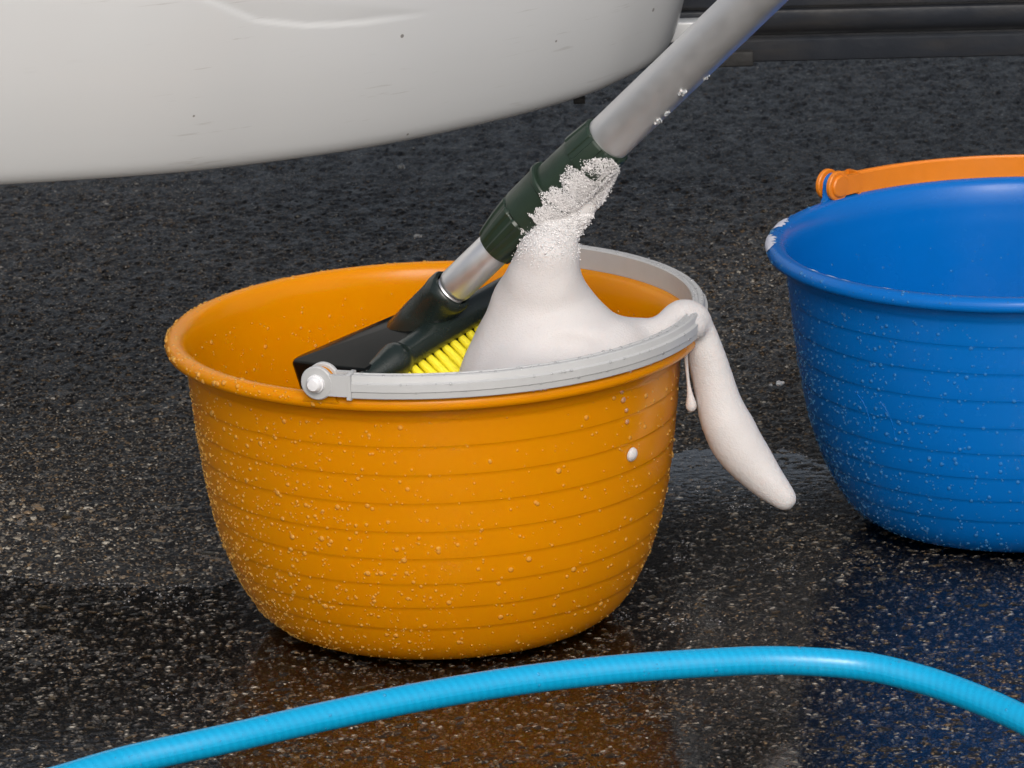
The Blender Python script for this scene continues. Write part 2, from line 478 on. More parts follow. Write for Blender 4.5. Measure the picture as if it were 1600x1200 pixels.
st.data.polygons.foreach_set('use_smooth', np.ones(len(st.data.polygons), bool))
def chip_mesh(k):
    V = []; 
    for lev, (s, z) in enumerate(((1, -.1), (1.02, .35), (.62, .8))):
        for i in range(7):
            a = 2*math.pi*(i+.3*lev)/7; j = 1+random.uniform(-.22, .22)
            V.append((math.cos(a)*s*j*1.35, math.sin(a)*s*j, z+random.uniform(-.08, .08)))
    V.append((0, 0, .9)); F = []
    for l in range(2):
        for i in range(7): F.append((l*7+i, l*7+(i+1) % 7, (l+1)*7+(i+1) % 7, (l+1)*7+i))
    for i in range(7): F.append((14+i, 14+(i+1) % 7, 21))
    return np.array(V), F
chip_cols = [(.08, .072, .062), (.19, .125, .065), (.15, .14, .13), (.21, .185, .145), (.29, .26, .21), (.18, .13, .07)]
protos = []
for k in range(6):
    v, f = chip_mesh(k)
    protos.append((v, f, plastic('stone_chip_%d' % k, chip_cols[k], .25, .25, .1, 3)))
meshes = []
for v, f, m in protos:
    me = bpy.data.meshes.new('stone_chip'); me.from_pydata(v.tolist(), [], f); me.materials.append(m)
    me.polygons.foreach_set('use_smooth', np.ones(len(me.polygons), bool)); me.set_sharp_from_angle(angle=R(50)); meshes.append(me)
for i in bigi:
    o = bpy.data.objects.new('stone_chip', meshes[random.choice((0, 0, 1, 1, 2, 2, 3, 4, 5, 5))]); C.objects.link(o); o.parent = ground
    o.location = P[i]; o.rotation_euler = (random.uniform(-.1, .1), random.uniform(-.1, .1), random.uniform(0, 6.28))
    r = rad[i]*.95; o.scale = (r, r*random.uniform(.7, 1.1), min(r*.55, .0022))

# soap bubbles drifting on the puddle, and the scum line along its edge
bp = []
for cx, cy, n, sx, sy in ((1075, 760, 26, 28, 7), (1130, 770, 24, 26, 6), (1060, 850, 14, 16, 4), (1065, 875, 24, 13, 4), (1172, 878, 16, 14, 4), (975, 960, 22, 10, 4), (1052, 975, 30, 18, 5),
                         (1235, 892, 14, 12, 4), (1120, 973, 12, 10, 3), (1150, 790, 26, 22, 5), (1085, 722, 24, 34, 6), (1300, 800, 8, 5, 12), (250, 890, 6, 20, 10), (230, 930, 34, 32, 8), (290, 945, 20, 45, 10),
                         (1010, 850, 12, 18, 4), (1230, 790, 12, 20, 4), (265, 1085, 14, 12, 8), (1395, 990, 14, 40, 60), (500, 1010, 4, 20, 3)):
    for _ in range(n):
        q = at(cx+rng.normal()*sx, cy+rng.normal()*sy, Z=PZ); bp.append((q[0], q[1], PZ, rng.uniform(.0004, .0012)))
bp = np.array(bp)
bub = scatter('soap_bubbles', bp[:, :3], np.tile((0, 0, 1.), (len(bp), 1)), bp[:, 3], bp[:, 3]*.7, M['bubble'], None, seg=8, rings=3)
tag(bub, 'tiny soap bubbles scattered over the puddle around the orange bucket', 'bubbles', kind='stuff')
ep = []
for i in range(len(edge)-1):
    d = np.linalg.norm(edge[i+1]-edge[i])
    for k in range(int(d/.0016)):
        if rng.uniform() < .25: continue
        t = rng.uniform(); q = edge[i]*(1-t)+edge[i+1]*t
        ep.append((q[0]+rng.normal(0, .0006), q[1]+rng.normal(0, .0010), PZ, rng.uniform(.0005, .0012)))
ep = np.array(ep)
scum = scatter('scum_line', ep[:, :3], np.tile((0, 0, 1.), (len(ep), 1)), ep[:, 3], ep[:, 3]*.8, M['bubble'], None, seg=6, rings=2)
tag(scum, 'thin line of pale scum along the far edge of the puddle', 'scum', kind='stuff')

# ------------------------------------------------------------------ parked vehicle: scuffed white bumper and dark sill
veh = empty('parked_vehicle', (0.0, .6, 0))
tag(veh, 'parked vehicle with scuffed white bumper and dark sill above the asphalt', 'vehicle')
def wl(V): return np.asarray(V)-np.array((0, .6, 0))
# bottom edge of the bumper as it runs in the photo, then it turns the corner and runs back
bot = [at(px, py, Y=Y) for px, py, Y in ((-900, 330, .22), (-500, 312, .245), (-150, 297, .275), (200, 276, .33), (400, 256, .38), (600, 226, .44), (780, 187, .51), (900, 153, .57), (965, 126, .615), (1010, 101, .66), (1038, 73, .72), (1052, 45, .80))]
bot = catmull(bot, 34); NB = len(bot)
tan = np.gradient(bot, axis=0); tan /= np.linalg.norm(tan, axis=1, keepdims=True)
outw = np.stack([tan[:, 1], -tan[:, 0], 0*tan[:, 0]], -1); outw /= np.linalg.norm(outw, axis=1, keepdims=True)
# section: (outward, up) from the inner lip, round the lower edge, up the face
S = [(-.10, .05), (-.05, .012), (-.012, .001), (0, 0), (.006, .003), (.0115, .010), (.0165, .021), (.022, .036), (.028, .055), (.034, .078), (.039, .103), (.043, .13), (.046, .16), (.048, .20), (.049, .25), (.048, .32), (.042, .38), (.03, .405), (.01, .415)]
S = catmull(np.array(S), 12); NS = len(S)
fade = np.ones(NB); k0 = int(NB*.80); fade[k0:] = np.cos(np.linspace(0, 1, NB-k0)*math.pi/2)**.7*.97+.03
V = np.zeros((NB, NS, 3))
for i in range(NB):
    for j, (o_, z_) in enumerate(S):
        p = bot[i] + outw[i]*o_*fade[i] + np.array((0, 0, z_))
        V[i, j] = p
# lens-shaped pressed hollow on the face (ends in a point on the right)
flat = V.reshape(-1, 3)
d = flat-CAM_LOC; zc = d@_f; ppx = 800+FPX*(d@_r)/zc; ppy = 600-FPX*(d@_u)/zc
lo = np.interp(ppx, [230, 320, 400, 480, 560, 680], [-90, 0, 34, 42, 38, 20]); hi = np.interp(ppx, [230, 320, 400, 540, 680], [-200, -30, 0, 10, 19])
span = np.maximum(lo-hi, 1.0); q = (lo-ppy)/span                       # 0 at the lower lip, 1 at the upper
inside = np.clip((lo-ppy)/3.5, 0, 1)*np.clip(1.15-q, 0, 1)**1.2*(ppx < 690)*(ppx > 200)*np.clip((690-ppx)/120, 0, 1)**.6*np.clip((ppx-200)/80, 0, 1)
# refine the face so the hollow has a clean border
nrm = np.repeat(outw, NS, 0)
flat = flat - nrm*(inside*.0014)[:, None]
bmp = mesh('bumper', wl(flat), grid_faces(NB, NS, flip=False), M['bumper'], veh)
so = bmp.modifiers.new('thick', 'SOLIDIFY'); so.thickness = .004; so.offset = -1
# right end flange and tab
e = V[-1]
v, f = box((0, 0, 0), (.035, .02, .018), .002)
tp = at(1068, 47, Y=.83); tab = mesh('bracket_tab', v+wl(tp), f, M['bumper'], bmp)
tp = at(905, 156, Y=.66); v, f = box((0, 0, 0), (.010, .012, .005), .001); mesh('clip', v+wl(tp), f, M['dark'], bmp)

# sill: a long moulding with a step, a seam and a rounded belly
sl0 = at(1000, 96, Y=.98); ys = sl0[1]; z0 = at(1300, 98, Y=.98)[2]
SP = [(.06, .004), (.010, 0), (0, .003), (-.003, .012), (-.004, .022), (-.001, .025), (-.001, .027), (-.012, .032), (-.018, .040), (-.020, .050), (-.0195, .053), (-.014, .0545), (-.014, .0565), (-.021, .058), (-.026, .09), (-.028, .14), (-.026, .2), (.0, .22), (.08, .22)]
xs = np.array([-.1, .1, .16, .1601, 1.2]) ; xs = np.concatenate([np.linspace(-.2, 1.4, 40)])
V = np.array([[(x, ys+y+.02*(x-.4), z0+z-.012*(x-.4)) for (y, z) in SP] for x in xs])
sill = mesh('sill', wl(V.reshape(-1, 3)), grid_faces(len(xs), len(SP), flip=True), M['sill'], veh); smooth_angle(sill, 35)
# the jacking point that hangs a little lower behind the pole
jp = at(1138, 90, Y=.975); v, f = box((0, 0, 0), (.045, .02, .014), .002); mesh('jacking_point', v+wl(jp), f, M['dark'], sill)
v, f = box((.3, 1.32, .43), (2.6, .62, .10), .02); mesh('underbody', wl(v), f, M['dark'], veh)
v, f = box((.9, 1.34, .86), (1.8, .72, .74), .06); mesh('body_panel', wl(v), f, M['navy'], veh)

# ------------------------------------------------------------------ buckets
RINGS = [.0366, .0552, .0752, .096, .1176, .14, .162, .184, .2045]
PROF = [(.110, 0), (.126, .005), (.1405, .017), (.152, .036), (.1615, .058), (.1688, .082), (.1745, .11), (.1787, .14), (.182, .17), (.1848, .2), (.1855, .21)]
_pz = np.array([p[1] for p in PROF]); _pr = np.array([p[0] for p in PROF])
_sm = catmull(np.array(PROF), 12)
def wall_r(h): return np.interp(h, _sm[:, 1], _sm[:, 0])
def bucket_profile():
    out = [(0, .004), (.09, .004), (.098, .003), (.102, .0), (.106, 0)]
    hs = [h for h in np.linspace(.0006, .0366, 14)[:-1]]
    for h in hs: out.append((wall_r(h), h))
    for a, b in zip(RINGS[:-1], RINGS[1:]):
        L = b-a
        for fr_, off in ((.0015, -.0001), (.012, .00008), (.03, .00012), (.3, .00005), (.6, -.00008), (.85, -.0002), (.985, -.00026)):
            h = a+L*fr_; out.append((wall_r(h)+off, h))
    out += [(wall_r(.2045)-.0001, .2045), (wall_r(.205)+.0001, .2049), (wall_r(.209), .209), (.1856, .2135), (.1864, .2148), (.1884, .2154), (.194, .2152), (.1978, .2148), (.1998, .2160), (.2007, .2188), (.2002, .2222), (.1982, .2248), (.1950, .2260), (.1915, .2258), (.1882, .2242), (.1858, .221), (.1845, .217)]
    for h in np.linspace(.212, .012, 26): out.append((wall_r(h)-.0028-.0006*(1 if h < .2 else 0), h))
    out += [(.115, .0075), (.1, .0068), (0, .0068)]
    return out
BP = bucket_profile()

def arc_strip(name, sec, r, z, a0, a1, n, mat, parent, caps=True):
    """section [(radial, up)] swept along an arc round the bucket's axis"""
    th = np.linspace(a0, a1, n); V = []
    for t in th:
        for (dr, dz) in sec: V.append(((r+dr)*math.cos(t), (r+dr)*math.sin(t), z+dz))
    k = len(sec); F = [tuple(q) for q in grid_faces(n, k, wrap_v=True, flip=(a1 > a0)).tolist()]
    if caps: F += [tuple(range(k)) if a1 > a0 else tuple(range(k))[::-1], tuple((n-1)*k+i for i in range(k))[::-1]]
    return smooth_angle(mesh(name, V, F, mat, parent), 35)

def disc_radial(name, ang, r0, r1, z, rad, mat, parent, bev=.0008, tshift=0., seg=36, prof=None):
    """a disc whose axis points away from the bucket's axis at angle ang"""
    dr = np.array((math.cos(ang), math.sin(ang), 0)); tg = np.array((-math.sin(ang), math.cos(ang), 0))
    p0 = dr*r0+tg*tshift+np.array((0, 0, z)); L = r1-r0
    pr = prof or [(0, 0), (0, rad-bev), (bev, rad), (L-bev, rad), (L, rad-bev), (L, 0)]
    v, f = lathe_axis(p0, dr, pr, seg)
    return smooth_angle(mesh(name, v, f, mat, parent), 35)

def tab_mesh(ang, r, z0, z1, wd, th):
    """upright ear with a round top, lying along the rim"""
    pts = [(-wd*.75, z0), (-wd*.55, z0+.25*(z1-z0))]
    cz = z1-wd*.5
    for a in np.linspace(math.pi, 0, 14): pts.append((math.cos(a)*wd*.5, cz+math.sin(a)*wd*.5))
    pts += [(wd*.55, z0+.25*(z1-z0)), (wd*.75, z0)]
    dr = np.array((math.cos(ang), math.sin(ang), 0)); tg = np.array((-math.sin(ang), math.cos(ang), 0)); V = []; k = len(pts)
    for s in (-.5, .5):
        for (x, z) in pts: V.append(dr*(r+s*th)+tg*x+np.array((0, 0, z)))
    F = [tuple(range(k)), tuple(range(2*k-1, k-1, -1))]+[(i, k+i, k+(i+1) % k, (i+1) % k) for i in range(k)]
    return V, F

ZB = .2340   # height of the folded handle's middle line
def bail(parent, a0, sgn, mat, pinmat, style):
    """folded handle: half ring that lies on the rim, forked ends round each ear"""
    PV = .0022
    sec = [(-.0056, -.0080), (-.0056, .0078), (-.0048, .0086), (-.0040, .0084), (-.0034, .0074), (-.0012, .0074), (-.0006, .0086), (.0022, .0086), (.0032, .0078),
           (.0042, .0040), (.0052, .0032), (.0060, .0028), (.0061, -.0028), (.0053, -.0034), (.0049, -.0078), (.0042, -.0084)]
    d0 = .115
    h = arc_strip('handle', sec, .1995, ZB, a0+sgn*d0, a0+sgn*(math.pi-d0), 90, mat, parent)
    csec = [(-.0074, -.0086), (-.0074, .0094), (-.0062, .0102), (.0062, .0102), (.0076, .0094), (.0076, -.0088), (.0066, -.0094)]
    for k in (0, 1):
        aa = a0 if k == 0 else a0+sgn*math.pi
        sg = sgn if k == 0 else -sgn
        arc_strip('collar', csec, .1995, ZB, aa+sg*(d0-.004), aa+sg*(d0+.011), 4, mat, h)
        for dr0 in (-.0078, .0036):
            tg = sg*.0
            o = disc_radial('pivot_lobe', aa, .1995+dr0, .1995+dr0+.0042, ZB+PV, .0124, mat, h)
            # neck from lobe to collar
            nsec = [(dr0, -.0065), (dr0, .0090), (dr0+.0042, .0090), (dr0+.0042, -.0065)]
            arc_strip('fork_arm', nsec, .1995, ZB, aa+sg*.004, aa+sg*d0, 6, mat, h)
        if style == 'pin':
            disc_radial('pin', aa, .1995-.009, .1995+.0145, ZB+PV, .0052, pinmat, h, prof=[(0, 0), (0, .004), (.001, .005), (.0165, .005), (.0165, .0066), (.019, .0066), (.0195, .0056), (.0222, .0052), (.0235, .004), (.0238, 0)])
        else:
            disc_radial('pin', aa, .1995-.0098, .1995+.0098, ZB+PV, .0088, pinmat, h, bev=.001)
    return h

def drops(parent, n, a0, a1, mat, hmin=.004, hmax=.203, big=.0019, name='water_drops', inside=False, bias=1.0, dens=None):
    h = hmin+(hmax-hmin)*rng.uniform(0, 1, n)**bias; a = rng.uniform(a0, a1, n)
    if dens is not None:
        k = rng.uniform(0, 1, n) < dens(a, h); h, a = h[k], a[k]; n = len(h)
    r = wall_r(h); dr = (wall_r(h+.002)-wall_r(h-.002))/.004
    nr = np.stack([np.cos(a), np.sin(a), -dr], -1); nr /= np.linalg.norm(nr, axis=1, keepdims=True)
    off = .0003
    if inside: r = r-.0034; nr = -nr; off = 0
    pos = np.stack([(r+off)*np.cos(a), (r+off)*np.sin(a), h], -1)
    s = np.minimum(.00045+rng.gamma(1.0, .00038, n), big)
    return tag(scatter(name, pos, nr, s, s*.45, mat, parent, seg=8, rings=3), kind='stuff')

def rim_drops(parent, n, a0, a1, mat):
    a = rng.uniform(a0, a1, n); b = rng.uniform(-.9, 2.3, n)
    cr, cz = .1945, .2206
    pr = cr+.0062*np.cos(b); pz = cz+.0052*np.sin(b)
    nr = np.stack([np.cos(b)*np.cos(a), np.cos(b)*np.sin(a), np.sin(b)], -1)
    pos = np.stack([pr*np.cos(a), pr*np.sin(a), pz], -1)
    s = np.minimum(.0005+rng.gamma(1.3, .00035, n), .0024)
    return tag(scatter('rim_drops', pos, nr, s, s*.7, mat, parent, seg=8, rings=3), kind='stuff')

def make_bucket(name, loc, tilt, mat, hmat, pinmat, a0, sgn, style, dropmat):
    root = empty(name, loc); root.rotation_euler = (0, tilt, 0)
    v, f = lathe_z(BP, 200)
    b = mesh('body', v, f, mat, root)
    for k in (0, 1):
        aa = a0+math.pi*k; V, F = tab_mesh(aa, .1985, .221, ZB+.0120, .0185, .0062)
        smooth_angle(mesh('ear', V, F, mat, root), 35)
    bail(root, a0, sgn, hmat, pinmat, style)
    return root, b

ob, obody = make_bucket('bucket', (0, 0, .0005), 0, M['orange'], M['grey'], M['white_pl'], R(-113.5), 1, 'pin', M['drop'])
tag(ob, 'round orange plastic bucket with folded grey handle and foam inside', 'bucket', 'plastic wash buckets')
def dens(a, h):   # more drops on the left and low on the wall
    return np.clip(.35+.65*(-np.cos(a)), .18, 1)*np.interp(h, [0, .08, .2], [1, .9, .5])
drops(ob, 7500, R(-200), R(20), M['drop'], dens=dens, big=.0022)
drops(ob, 700, R(30), R(230), M['drop'], hmin=.10, hmax=.205, inside=True, name='inner_drops')
rim_drops(ob, 420, R(60), R(250), M['drop'])

bb, bbody = make_bucket('bucket', tuple(np.array((.4652-.0047, .22, .0005))), 0, M['blue'], M['handle_orange'], M['handle_orange'], R(134.5), -1, 'cap', M['drop_blue'])
tag(bb, 'round blue plastic bucket with orange handle standing behind the orange bucket', 'bucket', 'plastic wash buckets')
drops(bb, 5200, R(-200), R(10), M['drop_blue'], big=.0016, dens=dens)
drops(bb, 120, R(30), R(230), M['drop_blue'], hmin=.12, hmax=.2, inside=True, name='inner_drops', big=.0012)
rim_drops(bb, 120, R(120), R(280), M['drop_blue'])

n = 260; a = rng.uniform(R(-110), R(62), n); top = rng.uniform(0, 1, n) < .6
rr0 = np.where(top, .1995+rng.uniform(-.005, .003, n), .1995+.0060); zz0 = np.where(top, ZB+.0085, ZB+rng.choice([-.0078, -.003, .003], n))
nr = np.stack([np.cos(a)*~top, np.sin(a)*~top, top*1.0], -1); sz_ = np.minimum(.0004+rng.gamma(1.1, .0003, n), .0013)
tag(scatter('handle_drops', np.stack([rr0*np.cos(a), rr0*np.sin(a), zz0], -1), nr, sz_, sz_*.7, M['bubble'], ob, seg=8, rings=3), kind='stuff')
def blue_wall(px, py):
    bx, by = bb.location.x, bb.location.y; Y = by-.17
    for _ in range(60):
        q = at(px, py, Y=Y); r = wall_r(min(max(q[2], 0), .205))+.0004; Y = by-math.sqrt(max(1e-6, r*r-(q[0]-bx)**2))
    return q-np.array(bb.location)
for pts in (((1336, 612), (1348, 628), (1356, 646), (1360, 662)), ((1376, 628), (1388, 646), (1396, 668), (1400, 690))):
    cl = catmull([blue_wall(*p) for p in pts], 8); Va = []
    for c in cl:
        for k in range(6): t_ = 2*math.pi*k/6; Va.append(c+np.array((math.cos(t_), 0, math.sin(t_)))*.00028+np.array((0, .00052, 0)))
    mesh('embossed_arc', Va, grid_faces(len(cl), 6, wrap_v=True), M['blue'], bb)

# soap smears on the blue rim
def smear(a0, a1, b0, b1, parent, name='soap_smear', n=16, m=6):
    V = []; cr, cz = .1945, .2206
    for i, a in enumerate(np.linspace(a0, a1, n)):
        e = math.sin(math.pi*i/(n-1))**.5
        mid = (b0+b1)/2+.15*math.sin(a*60); half = (b1-b0)/2*e*(1+.35*math.sin(a*140+1))
        for j in range(m):
            b = mid+half*(j/(m-1)*2-1); th = .0005*math.sin(math.pi*j/(m-1))*e
            V.append(((cr+(.0067+th)*math.cos(b))*math.cos(a), (cr+(.0067+th)*math.cos(b))*math.sin(a), cz+(.0058+th)*math.sin(b)))
    return mesh(name, V, grid_faces(n, m, flip=False), M['residue'], parent)
smear(R(157), R(166), .3, 2.0, bb); smear(R(171), R(184), -.3, 1.7, bb)
smear(R(205), R(210), 2.0, 2.7, bb); smear(R(212), R(222), 2.1, 2.5, bb); smear(R(226), R(237), 2.1, 2.7, bb)

# ------------------------------------------------------------------ wash brush on a telescopic pole
PXM = 2080.0
ax0 = at(949, 218.5, Y=-.05); axl = at(708, 450, Y=.005)
pd = ax0-axl; pd /= np.linalg.norm(pd)          # up along the pole
kpx = np.linalg.norm(ax0-axl)/334.0              # metres of pole for one photo pixel along it
def s2t(s): return -s*kpx
br = empty('wash_brush', tuple(axl))
tag(br, 'silver pole wash brush with dark head and yellow bristles standing in the orange bucket', 'brush')
def bl(V): return np.asarray(V)-axl
def tube(name, prof, mat, parent, seg=64, rfun=None, ang=30):
    """profile in photo-pixel units along the pole (s grows downwards)"""
    v, f = lathe_axis(ax0, pd, [(s2t(s), r/PXM) for s, r in prof], seg, rfun)
    f = f[:, ::-1] if prof[0][0] > prof[-1][0] else f
    return smooth_angle(mesh(name, bl(v), f, mat, parent), ang)
pole = tube('pole', [(-3200, 0), (-3200, 35), (-3198, 37), (-2, 37), (0, 36.5), (6, 36), (6, 20)], M['alu'], br)
tube('grip', [(-3208, 0), (-3208, 38), (-3200, 42), (-2700, 42), (-2690, 38), (-2688, 37.2)], M['green'], br)
def ribs(i, th, r):  # raised clamping pads at the top of the upper clamp
    return r+(np.where((np.cos(th*9) > -.55), 1, -1.0)*(1.1/PXM) if 2 <= i <= 5 else 0)
tube('upper_clamp', [(-1, 36), (-1, 40), (1, 41.5), (3, 42), (40, 45), (43, 45), (44, 42.6), (104, 43.2), (108, 43.2), (110, 30)], M['green'], br, 144, ribs)
def ribs2(i, th, r):
    return r+(np.clip(np.cos(th*11)*2.2, -1, 1)*(1.5/PXM) if 8 <= i <= 12 else 0)
low = tube('lower_clamp', [(105, 40), (105, 49), (107, 51), (112, 51), (114, 48), (160, 47.2), (168, 47), (170, 44.5), (172, 44.5), (174, 46), (200, 42.5), (225, 37.5), (238, 34), (240, 32), (240, 20)], M['green'], br, 176, ribs2)
# small moulded bar on the clamp collar
tube('inner_tube', [(232, 27), (236, 28.6), (326, 28.6), (332, 27.5), (335, 25), (336, 23.5), (338, 25.5), (340, 23.5), (342, 25.5), (344, 23.5), (346, 25), (352, 24), (352, 5)], M['alu2'], br)

# head frame: u along the head, n its back (pole side), wv across
u_ = np.array((.70, .66, .24)); u_ /= np.linalg.norm(u_)
n_ = np.array((-.25, -.084, .96)); n_ -= u_*(n_@u_); n_ /= np.linalg.norm(n_)
w_ = np.cross(n_, u_)
HA = at(592, 578, Y=-.04)                       # near end of the round ridge
def hp(a, b, c): return HA+u_*a+w_*b+n_*c
def hbox(a0, a1, b0, b1, c0, c1, bev):
    v, f = box(((a0+a1)/2, (b0+b1)/2, (c0+c1)/2), (a1-a0, b1-b0, c1-c0), bev)
    return np.array([hp(*q) for q in v]), f
def plate():
    """bevelled slab with a rounded, tapering outline"""
    import bmesh
    out = [(-.012, .0), (-.012, .086), (-.008, .0900), (.0, .0900), (.03, .0795), (.08, .061), (.103, .042), (.122, .016), (.122, .0)]
    bm = bmesh.new(); vs = [bm.verts.new((a_, b_, -.024)) for a_, b_ in out]; fc = bm.faces.new(vs)
    r_ = bmesh.ops.extrude_face_region(bm, geom=[fc])
    for v_ in r_['geom']:
        if isinstance(v_, bmesh.types.BMVert): v_.co.z = .006
    bmesh.ops.recalc_face_normals(bm, faces=bm.faces[:])
    bmesh.ops.bevel(bm, geom=bm.edges[:], offset=.0032, segments=3, affect='EDGES', profile=.5)
    bm.verts.index_update(); V = np.array([hp(*v_.co) for v_ in bm.verts]); F = [tuple(v_.index for v_ in f_.verts) for f_ in bm.faces]
    bm.free(); return V, F
v, f = plate()
head = smooth_angle(mesh('head', bl(v), f, M['black'], br), 40)
# round ridge along the front edge with a blunt nose that runs down to the plate
def ridge():
    cs = [(-.026, .001, .002), (-.018, .0050, .002), (-.006, .0085, .001), (.006, .0108, .001), (.014, .0126, .0015), (.021, .0134, .002), (.0255, .0126, .002), (.027, .0112, .002), (.030, .0108, .002), (.06, .0112, .003), (.10, .0118, .004), (.14, .0112, .003), (.19, .0105, 0), (.2, .0085, 0), (.204, .003, 0)]
    V = []; seg = 24
    for a, r, c in cs:
        for k in range(seg):
            t = 2*math.pi*k/seg; V.append(hp(a, .004+math.cos(t)*r*1.05, c-.004+math.sin(t)*r))
    F = [tuple(q) for q in grid_faces(len(cs), seg, wrap_v=True, flip=True).tolist()]+[tuple(range(seg)), tuple(range((len(cs)-1)*seg, len(cs)*seg))[::-1]]
    return np.array(V), F
v, f = ridge(); rd = mesh('ridge', bl(v), f, M['head'], br)
# socket: hull from the plate up to the tube's end
end = ax0+pd*s2t(346)
def loft(cs, seg=28):
    V = []
    for c, A, B, p in cs:
        for k in range(seg):
            t = 2*math.pi*k/seg; x, y = math.cos(t), math.sin(t)
            m_ = (abs(x)**p+abs(y)**p)**(-1/p); V.append(c+A*x*m_+B*y*m_)
    n = len(cs); F = [tuple(q) for q in grid_faces(n, seg, wrap_v=True).tolist()]+[tuple(range(seg))[::-1], tuple(range((n-1)*seg, n*seg))]
    return np.array(V), F
_, pa, pb = frame(pd)
foot = hp(.079, .029, .005)
ua = u_*.029; wa = w_*.028
r1 = 35/PXM
q1 = pa if abs(pa@u_) > abs(pb@u_) else pb; q2 = np.cross(pd, q1)
if q1@u_ < 0: q1 = -q1
if q2@w_ < 0: q2 = -q2
cs = [(foot-n_*.003, ua, wa, 3.0), (foot+n_*.002, ua*.97, wa*.95, 2.8)]
for t in (.3, .55, .78):
    c = foot*(1-t)+(end)*t
    cs.append((c, ua*(1-t)*.72+q1*r1*(.35+.65*t), wa*(1-t)*.75+q2*r1*(.35+.65*t), 2.8-.7*t))
cs += [(end-pd*.002, q1*r1*1.06, q2*r1*1.06, 2.0), (end+pd*.004, q1*r1*1.05, q2*r1*1.05, 2.0), (end+pd*.0055, q1*r1*.98, q2*r1*.98, 2.0), (end+pd*.0055, q1*r1*.84, q2*r1*.84, 2.0), (end-pd*.004, q1*r1*.8, q2*r1*.8, 2.0)]
v, f = loft(cs); sk = smooth_angle(mesh('socket', bl(v), f, M['head'], br), 50)
# bristle tufts, set in rows and leaning outwards
def tuft_mesh():
    V = []; seg = 9; prof = [(0, .0034), (.012, .0039), (.03, .0045), (.05, .0051), (.052, .0046)]
    for z, r in prof:
        for k in range(seg):
            a = 2*math.pi*k/seg; j = 1+.08*math.sin(k*5.1+z*300); V.append((math.cos(a)*r*j, math.sin(a)*r*j, z))
    V.append((0, 0, .0515)); n = len(prof)
    F = [tuple(q) for q in grid_faces(n, seg, wrap_v=True, flip=True).tolist()]+[((n-1)*seg+k, (n-1)*seg+(k+1) % seg, n*seg) for k in range(seg)]
    me = bpy.data.meshes.new('bristle_tuft'); me.from_pydata([tuple(map(float, q)) for q in V], [], F); me.materials.append(M['bristle'])
    me.polygons.foreach_set('use_smooth', np.ones(len(me.polygons), bool)); return me
tm = tuft_mesh()
for row, (b, lean) in enumerate(((.002, .95), (.009, .75), (.018, .45), (.032, .15), (.048, -.1), (.064, -.35))):
    for k in range(25):
        a = -.012+k*.0086+(row % 2)*.003
        if b > .02 and b > np.interp(a, [-.01, .03, .08, .103, .122], [.076, .07, .054, .034, .008]): continue
        dirv = -n_ - w_*lean + u_*random.uniform(-.04, .04); dirv /= np.linalg.norm(dirv)
        o = bpy.data.objects.new('bristle_tuft', tm); C.objects.link(o); o.parent = br
        o.location = bl(hp(a, b-.001, -.012)); o.rotation_euler = Vector(dirv).to_track_quat('Z', 'Y').to_euler()
        o.scale = (1, 1, random.uniform(.94, 1.04))

# ------------------------------------------------------------------ soap foam
def sd_roundcone(P, a, b, r1, r2):
    ba = b-a; l2 = ba@ba; rr = r1-r2; a2 = l2-rr*rr; il2 = 1/l2
    pa_ = P-a; y = pa_@ba; z = y-l2
    x2 = np.sum((pa_*l2-y[..., None]*ba)**2, -1); y2 = y*y*l2; z2 = z*z*l2
    k = np.sign(rr)*rr*rr*x2
    d = (np.sqrt(x2*a2*il2)+y*rr)*il2-r1
    d = np.where(np.sign(z)*a2*z2 > k, np.sqrt(x2+z2)*il2-r2, d)
    d = np.where(np.sign(y)*a2*y2 < k, np.sqrt(x2+y2)*il2-r1, d)
    return d
def smin(a, b, k):
    h = np.clip(.5+.5*(b-a)/k, 0, 1); return b*(1-h)+a*h-k*h*(1-h)
def surface_nets(D, org, hstep):
    nx, ny, nz = D.shape; S = D < 0
    c = [(i, j, k) for i in (0, 1) for j in (0, 1) for k in (0, 1)]
    corners = [S[i:nx-1+i, j:ny-1+j, k:nz-1+k] for i, j, k in c]
    cnt = sum(q.astype(np.int8) for q in corners); act = (cnt > 0) & (cnt < 8)
    idx = np.full(act.shape, -1, np.int64); cells = np.argwhere(act); idx[act] = np.arange(len(cells))
    acc = np.zeros((len(cells), 3)); num = np.zeros(len(cells))
    val = {q: D[cells[:, 0]+q[0], cells[:, 1]+q[1], cells[:, 2]+q[2]] for q in c}
    for p in c:
        for ax in range(3):
            if p[ax] == 1: continue
            q = list(p); q[ax] = 1; q = tuple(q); va, vb = val[p], val[q]; m = (va < 0) != (vb < 0)
            t = np.where(m, va/np.where(m, va-vb, 1), 0); pt = np.array(p, float)[None]+np.zeros((len(cells), 3)); pt[:, ax] += t
            acc += pt*m[:, None]; num += m
    V = org+(cells+acc/num[:, None])*hstep; F = []
    for ax in range(3):
        o = [k for k in range(3) if k != ax]
        s0 = [slice(None)]*3; s1 = [slice(None)]*3; s0[ax] = slice(0, -1); s1[ax] = slice(1, None)
        ch = S[tuple(s0)] != S[tuple(s1)]; E = np.argwhere(ch); ins = S[tuple(s0)][ch]
        ok = np.all((E[:, o] >= 1) & (E[:, o] < np.array(D.shape)[o]-1), 1); E = E[ok]; ins = ins[ok]
        q = []
        for da, db in ((-1, -1), (0, -1), (0, 0), (-1, 0)):
            e2 = E.copy(); e2[:, o[0]] += da; e2[:, o[1]] += db; q.append(idx[e2[:, 0], e2[:, 1], e2[:, 2]])
        q = np.stack(q, -1); flip = ins if ax != 1 else ~ins
        q[~flip] = q[~flip][:, ::-1]; F.append(q)
    return V, np.concatenate(F)

